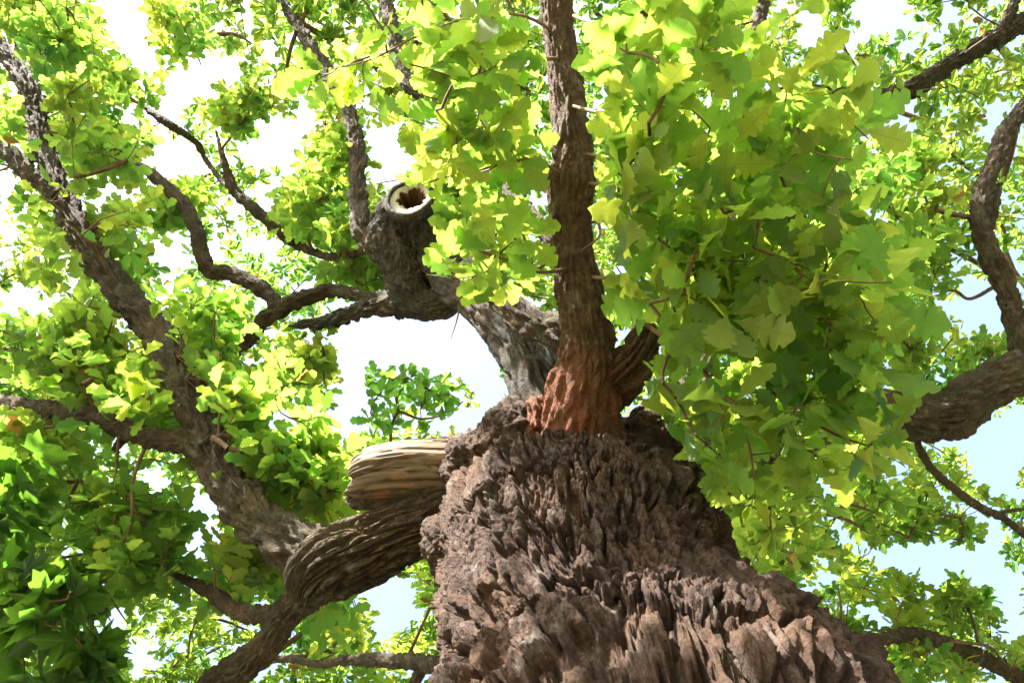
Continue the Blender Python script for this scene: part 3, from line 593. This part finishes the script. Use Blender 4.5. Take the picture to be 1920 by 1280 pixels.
# where limbs are seen: nothing much hangs in front of them
ms = np.vstack(MASK)
MZ = np.full((340, 500), 0.0)
for (x, y, z, wd) in ms:
    hw = wd/2*0.95
    x0, x1, y0, y1 = [int(v) for v in ((x-hw)/4+10, (x+hw)/4+11, (y-hw)/4+10, (y+hw)/4+11)]
    x0, y0 = max(x0, 0), max(y0, 0)
    if x1 > x0 and y1 > y0 and x0 < 500 and y0 < 340: MZ[y0:y1, x0:x1] = np.maximum(MZ[y0:y1, x0:x1], z)
def before_limb(p):
    x, y, z = proj(p); i = np.clip((y/4+10).astype(int), 0, 339); j = np.clip((x/4+10).astype(int), 0, 499)
    inside = (x > -40) & (x < 1960) & (y > -40) & (y < 1320)
    return inside & (MZ[i, j] > z)

def unit(v): return v/np.maximum(np.linalg.norm(v, axis=-1, keepdims=True), 1e-9)

LEAVES = []     # per leaf: base pos, dir, normal, size, tint, class
def rosettes(cen, axis, n_lo, n_hi, size, tint, cls, spread=0.35, droop=0.0, jit=0.38):
    """star of leaves round each twig end"""
    N = len(cen); cnt = rng.integers(n_lo, n_hi+1, N)
    idx = np.repeat(np.arange(N), cnt); M = len(idx)
    k = np.concatenate([np.arange(c) for c in cnt]) if N else np.zeros(0)
    a = unit(axis); ref = np.where(np.abs(a[:, 2:3]) < 0.9, np.array([[0, 0, 1.0]]), np.array([[1.0, 0, 0]]))
    U = unit(np.cross(a, ref)); W = np.cross(a, U)
    ang = (k*2.399 + rng.normal(0, 0.35, M)) + np.repeat(rng.uniform(0, 6.28, N), cnt)
    lift = np.clip(rng.normal(spread, 0.28, M), -0.5, 1.3)
    d = np.cos(ang)[:, None]*U[idx] + np.sin(ang)[:, None]*W[idx] + lift[:, None]*a[idx]
    d = unit(d + np.array([0, 0, -droop])*rng.uniform(0, 1, M)[:, None])
    nrm = a[idx]*0.8 + np.array([0, 0, 0.9]) + rng.normal(0, jit, (M, 3))
    nrm = unit(nrm - d*(nrm*d).sum(1, keepdims=True))
    sz = np.repeat(size, cnt)*rng.uniform(0.62, 1.12, M)
    base = cen[idx] + d*sz[:, None]*0.05 + a[idx]*(-0.35*sz*rng.uniform(0, 1, M))[:, None]
    tt = np.clip(np.repeat(tint, cnt) + rng.normal(0, 0.13, M), 0.0, 0.92)
    tt = np.where(rng.random(M) < 0.004, 1.0, tt)
    LEAVES.append((base, d, nrm, sz, tt, np.full(M, cls)))

TWIGS = []      # (p0, p1, p2, r0, r1)
def grow(anchors, nodes, r_tip, r_max, keep=None):
    """join every node to the nearest point already joined; thickness grows with what is carried"""
    n = len(nodes); par = np.full(n, -1); src = np.zeros((n, 3)); done = np.zeros(n, bool)
    dist = np.full(n, 1e9)
    for ch in range(0, len(anchors), 400):
        D = np.linalg.norm(nodes[:, None]-anchors[None, ch:ch+400], axis=2); m = D.min(1); a = D.argmin(1)
        b = m < dist; dist[b] = m[b]; src[b] = anchors[ch:ch+400][a[b]]
    order = []
    for _ in range(n):
        k = int(np.argmin(np.where(done, 1e9, dist))); done[k] = True; order.append(k)
        D = np.linalg.norm(nodes-nodes[k], axis=1)*1.08; b = (~done) & (D < dist); dist[b] = D[b]; src[b] = nodes[k]; par[b] = k
    load = np.ones(n)
    for k in reversed(order):
        if par[k] >= 0: load[par[k]] += load[k]
    for k in order:
        r1 = min(r_max, r_tip*load[k]**0.45); r0 = min(r_max, r1*1.25)
        a, b = src[k], nodes[k]; L = np.linalg.norm(b-a)
        if keep is not None and not keep(a, b): continue
        TWIGS.append((a, (a+b)/2+rng.normal(0, 0.10*L, 3), b, r0, r1))
    return src

def puffs(cen, rad, n_ros, size, tint0, cls, lo=5, hi=8, limb_drop=0.9, flat=0.45, twig=False):
    """a leafy spray: twig ends through a flattened ball, each with its star of leaves"""
    N = len(cen); idx = np.repeat(np.arange(N), n_ros); M = len(idx)
    o = unit(rng.normal(0, 1, (M, 3)))*(rng.random(M)**0.45)[:, None]*np.array([1, 1, flat])
    p = cen[idx] + o*rad[idx][:, None]
    ok = ~in_hole(p, 4) & ~in_shaft(p, 0.19) & ~(before_limb(p) & (rng.random(M) < limb_drop))
    p, o, idx = p[ok], o[ok], idx[ok]
    ax = unit(o*0.8 + np.array([0, 0, 0.75]) + rng.normal(0, 0.3, o.shape))
    rosettes(p, ax, lo, hi, size[idx], tint0[idx], cls)
    if twig:
        for a, b in zip(cen[idx], p):
            if rng.random() < 0.55: TWIGS.append((a, (a+b)/2+rng.normal(0, 0.03, 3), b, 0.004, 0.0022))

# gaps in the crown through which the sun reaches the trunk
SPOTS = [P(890., 862., 2.68), P(915., 885., 2.6), P(860., 930., 2.64), P(1215., 1070., 1.85), P(1255., 1130., 1.75), P(1500., 1215., 1.72), P(1570., 1250., 1.69), P(1060., 140., 3.29), P(760., 835., 3.0), P(930., 1060., 2.15)]
def in_shaft(p, r):
    m = np.zeros(len(p), bool)
    for s in SPOTS:
        d = p - s; al = d @ TO_SUN; m |= (al > 0) & (np.linalg.norm(d-al[:, None]*TO_SUN, axis=1) < r)
    return m

# far crown, in view
def far_crown():
    n = 2200
    px = rng.uniform(-420, 2340, n); py = rng.uniform(-420, 1560, n); z = rng.uniform(6.6, 10.5, n)
    # keep an even spread
    c = P(px, py, z); keep = []
    for k in range(n):
        if keep:
            kk = np.array(keep); d = np.hypot(px[kk]-px[k], py[kk]-py[k])
            if (((d < 40) & (np.abs(z[kk]-z[k]) < 1.6)).any()): continue
        keep.append(k)
    c = c[keep]; z = z[keep]
    c = c[c[:, 2] > 3.2]
    c = c[~in_hole(c, 6)]
    m = 260; c2 = P(rng.uniform(-150, 2070, m), rng.uniform(850, 1420, m), rng.uniform(6.8, 10, m)); c2 = c2[(c2[:, 2] > 3.2) & ~in_hole(c2, 6)]
    c = np.vstack([c, c2])
    return c
farc = far_crown()
# crown overhead and behind the camera, out of view, widened to shade the trunk
n = 2600
ang = rng.uniform(0, 6.28, n); rr = 9.0*np.sqrt(rng.random(n)); hh = rng.uniform(0, 1, n)
over = np.column_stack([BASE[0]+rr*np.cos(ang), BASE[1]-0.5+rr*np.sin(ang), 3.4+3.6*np.sqrt(np.clip(1-(rr/9.2)**2, 0, 1))+hh*2.4])
x, y, z = proj(over); inview = (z > 0) & (x > -420) & (x < 2340) & (y > -420) & (y < 1560)
over = over[~inview][:620]

# mid sprays (px, py, spread px x, y, number, depth lo, hi)
MID = [(150, 260, 170, 150, 26, 4.6, 5.8), (80, 60, 120, 80, 14, 4.8, 6.0), (200, 450, 100, 90, 16, 4.4, 5.4), (110, 620, 110, 80, 16, 4.0, 5.0), (250, 720, 110, 70, 14, 3.6, 4.4), (90, 870, 110, 90, 14, 3.8, 4.8),
       (400, 660, 90, 80, 14, 3.9, 4.8), (470, 800, 80, 100, 18, 3.3, 4.0), (560, 900, 90, 70, 16, 3.3, 4.0), (560, 700, 60, 70, 9, 4.8, 5.6), (250, 1000, 120, 80, 14, 3.6, 4.6), (430, 1060, 80, 50, 9, 3.5, 4.2), (640, 1110, 90, 40, 9, 3.6, 4.4),
       (620, 300, 60, 90, 9, 5.4, 6.4), (580, 390, 60, 50, 8, 5.2, 6.2), (860, 330, 60, 40, 6, 4.0, 4.6), (1575, 22, 12, 8, 2, 7.3, 7.5), (1600, 1060, 90, 60, 7, 5.4, 6.6), (1770, 960, 80, 60, 7, 5.6, 6.6), (1840, 1130, 70, 60, 7, 5.8, 7.0), (1480, 1050, 60, 60, 7, 4.8, 5.8), (1860, 1220, 70, 40, 6, 6.0, 7.0), (1660, 1240, 90, 40, 8, 5.4, 6.6), (680, 1200, 120, 60, 10, 5.4, 6.6), (800, 1080, 30, 80, 5, 4.8, 5.8), (1830, 700, 60, 50, 6, 5.6, 6.4), (1420, 950, 90, 60, 12, 3.9, 4.8), (1600, 430, 90, 120, 14, 4.4, 5.6), (1740, 470, 70, 90, 10, 5.2, 6.2),
       (1650, 640, 80, 60, 10, 4.4, 5.2), (1720, 310, 60, 60, 8, 5.6, 6.6), (360, 430, 60, 60, 7, 5.8, 6.6), (680, 520, 50, 40, 6, 5.1, 5.8), (1680, 950, 90, 70, 12, 5.4, 6.4), (1700, 1120, 110, 60, 12, 5.4, 6.6), (420, 200, 90, 60, 8, 6.0, 7.0), (330, 60, 60, 50, 6, 6.0, 7.0), (660, 470, 40, 60, 5, 5.0, 5.6)]
midc = []
for (cx, cy, sx, sy, n, z0, z1) in MID:
    u = unit(rng.normal(0, 1, (n, 2)))*np.sqrt(rng.random(n))[:, None]
    midc.append(P(cx+u[:, 0]*sx, cy+u[:, 1]*sy, rng.uniform(z0, z1, n)))
midc = np.vstack(midc); midc = midc[~in_hole(midc, 0)]
lone = P(np.array([695., 715, 738, 765, 800, 832, 868, 788, 750, 720, 845]), np.array([775., 735, 712, 708, 728, 748, 752, 768, 785, 800, 772]), rng.uniform(5.3, 5.9, 11))

puffs(farc, rng.uniform(0.34, 0.62, len(farc)), 13, rng.uniform(0.105, 0.135, len(farc)), np.clip(rng.normal(0.48, 0.2, len(farc)), 0, .88), 0, limb_drop=1.0)
puffs(over, rng.uniform(0.45, 0.8, len(over)), 6, rng.uniform(0.19, 0.24, len(over)), np.clip(rng.normal(0.35, 0.2, len(over)), 0, .85), 0)
puffs(midc, rng.uniform(0.16, 0.27, len(midc)), 8, rng.uniform(0.105, 0.13, len(midc)), np.clip(rng.normal(0.52, 0.2, len(midc)), 0, .88), 1, limb_drop=0.9, twig=True)

puffs(lone, rng.uniform(0.10, 0.15, len(lone)), 3, rng.uniform(0.11, 0.13, len(lone)), np.full(len(lone), 0.15), 1, lo=4, hi=7, twig=True)
# near sprays on the young twigs of the front stem
NEAR = [(1300, 230, 200, 200, 40), (1450, 420, 190, 180, 40), (1500, 640, 170, 130, 34), (1290, 500, 140, 150, 24), (1560, 780, 100, 90, 15), (1330, 880, 100, 80, 11), (1420, 800, 90, 90, 11), (1190, 110, 90, 100, 14), (900, 460, 90, 80, 16), (860, 250, 110, 110, 18), (800, 110, 130, 90, 18), (640, 140, 50, 40, 4), (960, 70, 60, 70, 9), (1170, 330, 50, 80, 7), (1600, 200, 60, 80, 8), (1620, 520, 70, 100, 10), (1600, 630, 80, 60, 8), (1250, 760, 40, 50, 4), (980, 300, 50, 90, 8), (1330, -120, 260, 100, 16), (800, -110, 200, 90, 10), (1050, 310, 20, 20, 2)]
nc = []
for (cx, cy, sx, sy, n) in NEAR:
    u = unit(rng.normal(0, 1, (n, 2)))*np.sqrt(rng.random(n))[:, None]
    zz = rng.uniform(2.15, 2.95, n) if cx > 1100 else rng.uniform(2.5, 3.3, n)
    nc.append(P(cx+u[:, 0]*sx, cy+u[:, 1]*sy, zz))
nc = np.vstack(nc)
x, y, z = proj(nc)
stemx = np.interp(y, [0, 150, 350, 560, 700], [1044, 1058, 1070, 1088, 1100])
onstem = (np.abs(x-stemx) < 70) & (y > -50) & (y < 760)
nc = nc[~onstem | (rng.random(len(nc)) < 0.06)]
x, y, z = proj(nc); nc = nc[~((y > 760) & (x < np.interp(y, [770, 830, 950, 1040], [1200, 1310, 1370, 1420])))]
src = grow(NEAR_ANCH, nc, 0.0022, 0.005)
axn = unit(unit(nc-src)*0.7 + np.array([0, 0, 0.5]) + rng.normal(0, 0.35, nc.shape))
rosettes(nc, axn, 5, 8, rng.uniform(0.13, 0.172, len(nc)), np.clip(rng.normal(0.58, 0.16, len(nc)), 0.1, .88), 2, spread=0.25, droop=0.12, jit=0.24)

anch = np.vstack([s[0] for s in SKEL])
allp = np.vstack([farc, midc, lone])
def keep_twig(a, b):
    m = np.array([a*(1-t)+b*t for t in (0.2, 0.4, 0.6, 0.8)])
    return in_hole(m).sum() <= 1
grow(anch, allp, 0.0045, 0.03, keep_twig)
grow(np.vstack([anch, farc]), over, 0.006, 0.04)

# ---- leaves into meshes
base = np.vstack([l[0] for l in LEAVES]); dr = np.vstack([l[1] for l in LEAVES]); nr_ = np.vstack([l[2] for l in LEAVES])
sz = np.concatenate([l[3] for l in LEAVES]); tt = np.concatenate([l[4] for l in LEAVES]); cl = np.concatenate([l[5] for l in LEAVES])
# a leaf in front of the stem is let be only now and then
lx, ly, lz = proj(base+dr*sz[:, None]*0.5)
stemx = np.interp(ly, [0, 150, 350, 560, 700, 790], [1044, 1058, 1070, 1088, 1100, 1090])
drop = (cl == 2) & (np.abs(lx-stemx) < 62) & (ly < 790) & (ly > -60) & (lz < 3.1) & (rng.random(len(lx)) < 0.93)
drop |= (cl == 1) & before_limb(base+dr*sz[:, None]*0.6) & (rng.random(len(lx)) < 0.85)
drop |= (cl == 2) & (((lx-766)/62)**2+((ly-372)/66)**2 < 1)
drop |= (cl == 2) & in_shaft(base+dr*sz[:, None]*0.5, 0.10)
drop |= (cl == 2) & (lx > 1120) & (lx < 1225) & (ly > 600) & (ly < 760)
drop |= (cl == 2) & (ly > 770) & (lx < np.interp(ly, [770, 830, 950, 1040], [1180, 1290, 1350, 1400]))
drop |= (cl == 2) & in_hole(base+dr*sz[:, None]*0.6, -4)
sel = ~drop
base, dr, nr_, sz, tt, cl, lx, ly, lz = [a[sel] for a in (base, dr, nr_, sz, tt, cl, lx, ly, lz)]
side = np.cross(nr_, dr)
infr = (lx > 0) & (lx < 1920) & (ly > 0) & (ly < 1280) & (lz > 0)
score = np.where((cl == 2) & infr, sz/lz*np.abs((nr_*unit(base-CAM)).sum(1)), -1)
big = np.argsort(-score)[:300]; isbig = np.zeros(len(base), bool); isbig[big] = True

def leaf_mesh(name, V, F, uv, mat):
    me = mesh_from(name, V, F.ravel(), 3, [mat])
    a = me.attributes.new('leafuv', 'FLOAT_VECTOR', 'POINT'); a.data.foreach_set('vector', uv.astype(np.float32).ravel())
    return me
LM = [leaf_mesh('leaf', V, F, uv, M_LEAF_O) for V, F, uv in T_NEAR]
for k in big:
    o = bpy.data.objects.new('leaf', LM[int(rng.integers(0, len(LM)))]); COL.objects.link(o); o.parent = oak
    s = sz[k]; m = Matrix(((dr[k, 0]*s, side[k, 0]*s, nr_[k, 0]*s, base[k, 0]-BASE[0]), (dr[k, 1]*s, side[k, 1]*s, nr_[k, 1]*s, base[k, 1]-BASE[1]), (dr[k, 2]*s, side[k, 2]*s, nr_[k, 2]*s, base[k, 2]-BASE[2]), (0, 0, 0, 1)))
    o.matrix_basis = m

VV, FF, UU, TT = [], [], [], []; off = 0
for c_, temps in ((0, T_FAR), (1, T_MID), (2, T_NLOW)):
    ids = np.where((cl == c_) & ~isbig)[0]; pick = rng.integers(0, len(temps), len(ids))
    for k, (V, F, uv) in enumerate(temps):
        q = ids[pick == k]
        if len(q) == 0: continue
        f_sc = rng.uniform(-0.4, 2.2, len(q))      # fold differs from leaf to leaf
        v = base[q][:, None] + sz[q][:, None, None]*(V[None, :, 0:1]*dr[q][:, None] + V[None, :, 1:2]*side[q][:, None] + V[None, :, 2:3]*f_sc[:, None, None]*nr_[q][:, None])
        nv = len(V); VV.append(v.reshape(-1, 3)); FF.append((F[None]+(np.arange(len(q))*nv)[:, None, None]+off).reshape(-1)); off += nv*len(q)
        UU.append(np.tile(uv, (len(q), 1))); TT.append(np.repeat(tt[q], nv))
VV = np.vstack(VV); me = leaf_mesh('foliage', VV-BASE, np.concatenate(FF), np.vstack(UU), M_LEAF_A)
a = me.attributes.new('tint', 'FLOAT', 'POINT'); a.data.foreach_set('value', np.concatenate(TT).astype(np.float32))
link('foliage', me, oak, 'stuff', 'mass of lobed green oak leaves lit from above')

def twig_mesh(name, tw, mat, parent, base_, ns=4, nr=4):
    p0 = np.array([t[0] for t in tw]); p1 = np.array([t[1] for t in tw]); p2 = np.array([t[2] for t in tw]); ra = np.array([t[3] for t in tw]); rb = np.array([t[4] for t in tw])
    u = np.linspace(0, 1, nr)[None, :, None]
    c = (1-u)**2*p0[:, None]+2*u*(1-u)*p1[:, None]+u*u*p2[:, None]
    t = unit(np.gradient(c, axis=1)); A = unit(np.cross(t, np.array([0.31, 0.2, 0.93]))); B = np.cross(t, A)
    r = ra[:, None]*(1-u[..., 0])+rb[:, None]*u[..., 0]
    th = np.linspace(0, 2*math.pi, ns, endpoint=False)
    v = c[:, :, None]+r[:, :, None, None]*(np.cos(th)[None, None, :, None]*A[:, :, None]+np.sin(th)[None, None, :, None]*B[:, :, None])
    g = grid_faces(nr, ns); f = (g[None]+(np.arange(len(tw))*nr*ns)[:, None]).ravel()
    return link(name, mesh_from(name, v.reshape(-1, 3)-base_, f, 4, [mat]), parent, 'stuff')
twig_mesh('twigs', TWIGS, M_TWIG, oak, BASE)

# ------------------------------------------------------------------ the maple whose bough hangs in at the corner
MB = P(-900., 1500., 4.6); MB = np.array([MB[0], MB[1], 0.0])
maple = bpy.data.objects.new('maple_tree', None); COL.objects.link(maple); maple.location = tuple(MB)
maple['label'] = 'dark maple bough with pointed star shaped leaves at the corner below the oak crown'; maple['category'] = 'tree'
M_MBARK = bark_mat('maple_bark', [(0.07, 0.06, 0.05), (0.11, 0.095, 0.08), (0.15, 0.13, 0.11), (0.2, 0.18, 0.16)], 10)
OBASE = BASE; BASE = MB
tube('trunk', [[*MB[:2], -0.1, 0.24], [*MB[:2], 0.3, 0.19], [MB[0]+0.05, MB[1], 2.0, 0.16], [MB[0]+0.1, MB[1]+0.05, 3.4, 0.13], [MB[0]+0.15, MB[1]+0.1, 5.2, 0.06]], M_MBARK, maple, cell=0.03, amp=0.006, res=0.016, seed=5)
e = P(np.array([-200., -60., 60., 150., 205.]), np.array([1270., 1215., 1180., 1160., 1145.]), np.array([4.0, 3.75, 3.6, 3.5, 3.45]))
tube('branch', [[MB[0]+0.07, MB[1], 2.6, 0.06], [*((np.array([MB[0], MB[1], 2.9])+e[0])/2), 0.045], [*e[0], 0.03], [*e[1], 0.018], [*e[2], 0.010], [*e[3], 0.007], [*e[4], 0.004]], M_MBARK, maple, amp=0, res=0.012, seed=6)
def maple_template():
    lob = [(-2.35, 0.42), (-1.95, 0.34), (-1.55, 0.62), (-1.30, 0.66), (-1.12, 0.98), (-0.95, 0.60), (-0.66, 0.40), (-0.42, 0.70), (-0.33, 0.84), (-0.2, 0.80), (0, 1.15)]
    o = [(r*math.cos(a), r*math.sin(a)) for a, r in lob]; o = [(x+0.30, y) for x, y in o]
    out = o + [(x, -y) for x, y in o[-2::-1]]
    n = len(out); V = [(0.30, 0, 0)] + [(x, y, -0.10*(x*x+y*y)+0.06*math.sin(7*math.atan2(y, x-0.3))) for x, y in out] + [(0, 0.008, 0.02), (0, -0.008, 0.02)]
    F = [(0, k+1, k+2) for k in range(n-1)] + [(n+1, n+2, 0)]
    V = np.array(V, float); V[:, :2] *= 0.75
    return V, np.array(F), np.column_stack([V[:, :2], 0*V[:, 0]])
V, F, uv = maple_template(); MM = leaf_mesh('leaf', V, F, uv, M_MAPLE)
keep_tw = TWIGS; TWIGS = []
nm = 34
mc = P(rng.uniform(-60, 190, nm), rng.uniform(1075, 1300, nm), rng.uniform(3.2, 3.9, nm)); x, y, z = proj(mc)
mc = mc[(y-1040) > (x-20)*0.45-60]
grow(e, mc, 0.0025, 0.006)
for p in mc:
    for k in range(int(rng.integers(3, 5))):
        a_ = rng.uniform(0, 6.28); d = unit(np.array([math.cos(a_), math.sin(a_), rng.uniform(-0.45, 0.1)])); nn = np.array([-0.3, 0.5, 0.75])+rng.normal(0, 0.33, 3); nn = unit(nn-d*(nn@d)); sd_ = np.cross(nn, d)
        s = rng.uniform(0.15, 0.22); b_ = p+d*0.01-MB
        o = bpy.data.objects.new('leaf', MM); COL.objects.link(o); o.parent = maple
        o.matrix_basis = Matrix(((d[0]*s, sd_[0]*s, nn[0]*s, b_[0]), (d[1]*s, sd_[1]*s, nn[1]*s, b_[1]), (d[2]*s, sd_[2]*s, nn[2]*s, b_[2]), (0, 0, 0, 1)))
twig_mesh('twigs', TWIGS, M_TWIG, maple, MB)
# extra maple leaves, added on the sun side to shade the bough
x, y, z = proj(mc); src_ = mc[x < 60]; VV, FF = [], []
for q, p in enumerate(np.vstack([src_, src_])):
    p = p + TO_SUN*rng.uniform(0.30, 0.6) + rng.normal(0, 0.08, 3)
    if proj(p[None])[0][0] > 90: continue
    for k in range(3):
        a_ = rng.uniform(0, 6.28); d = unit(np.array([math.cos(a_), math.sin(a_), rng.uniform(-0.4, 0.1)])); nn = np.array([0, 0, 1.0])+rng.normal(0, 0.3, 3); nn = unit(nn-d*(nn@d)); sd_ = np.cross(nn, d); s_ = rng.uniform(0.17, 0.23)
        FF.append(F+len(V)*len(VV)); VV.append(p-MB+s_*(V[:, :1]*d+V[:, 1:2]*sd_+V[:, 2:]*nn))
link('foliage', leaf_mesh('foliage', np.vstack(VV), np.vstack(FF), np.tile(uv, (len(VV), 1)), M_MAPLE), maple, 'stuff')
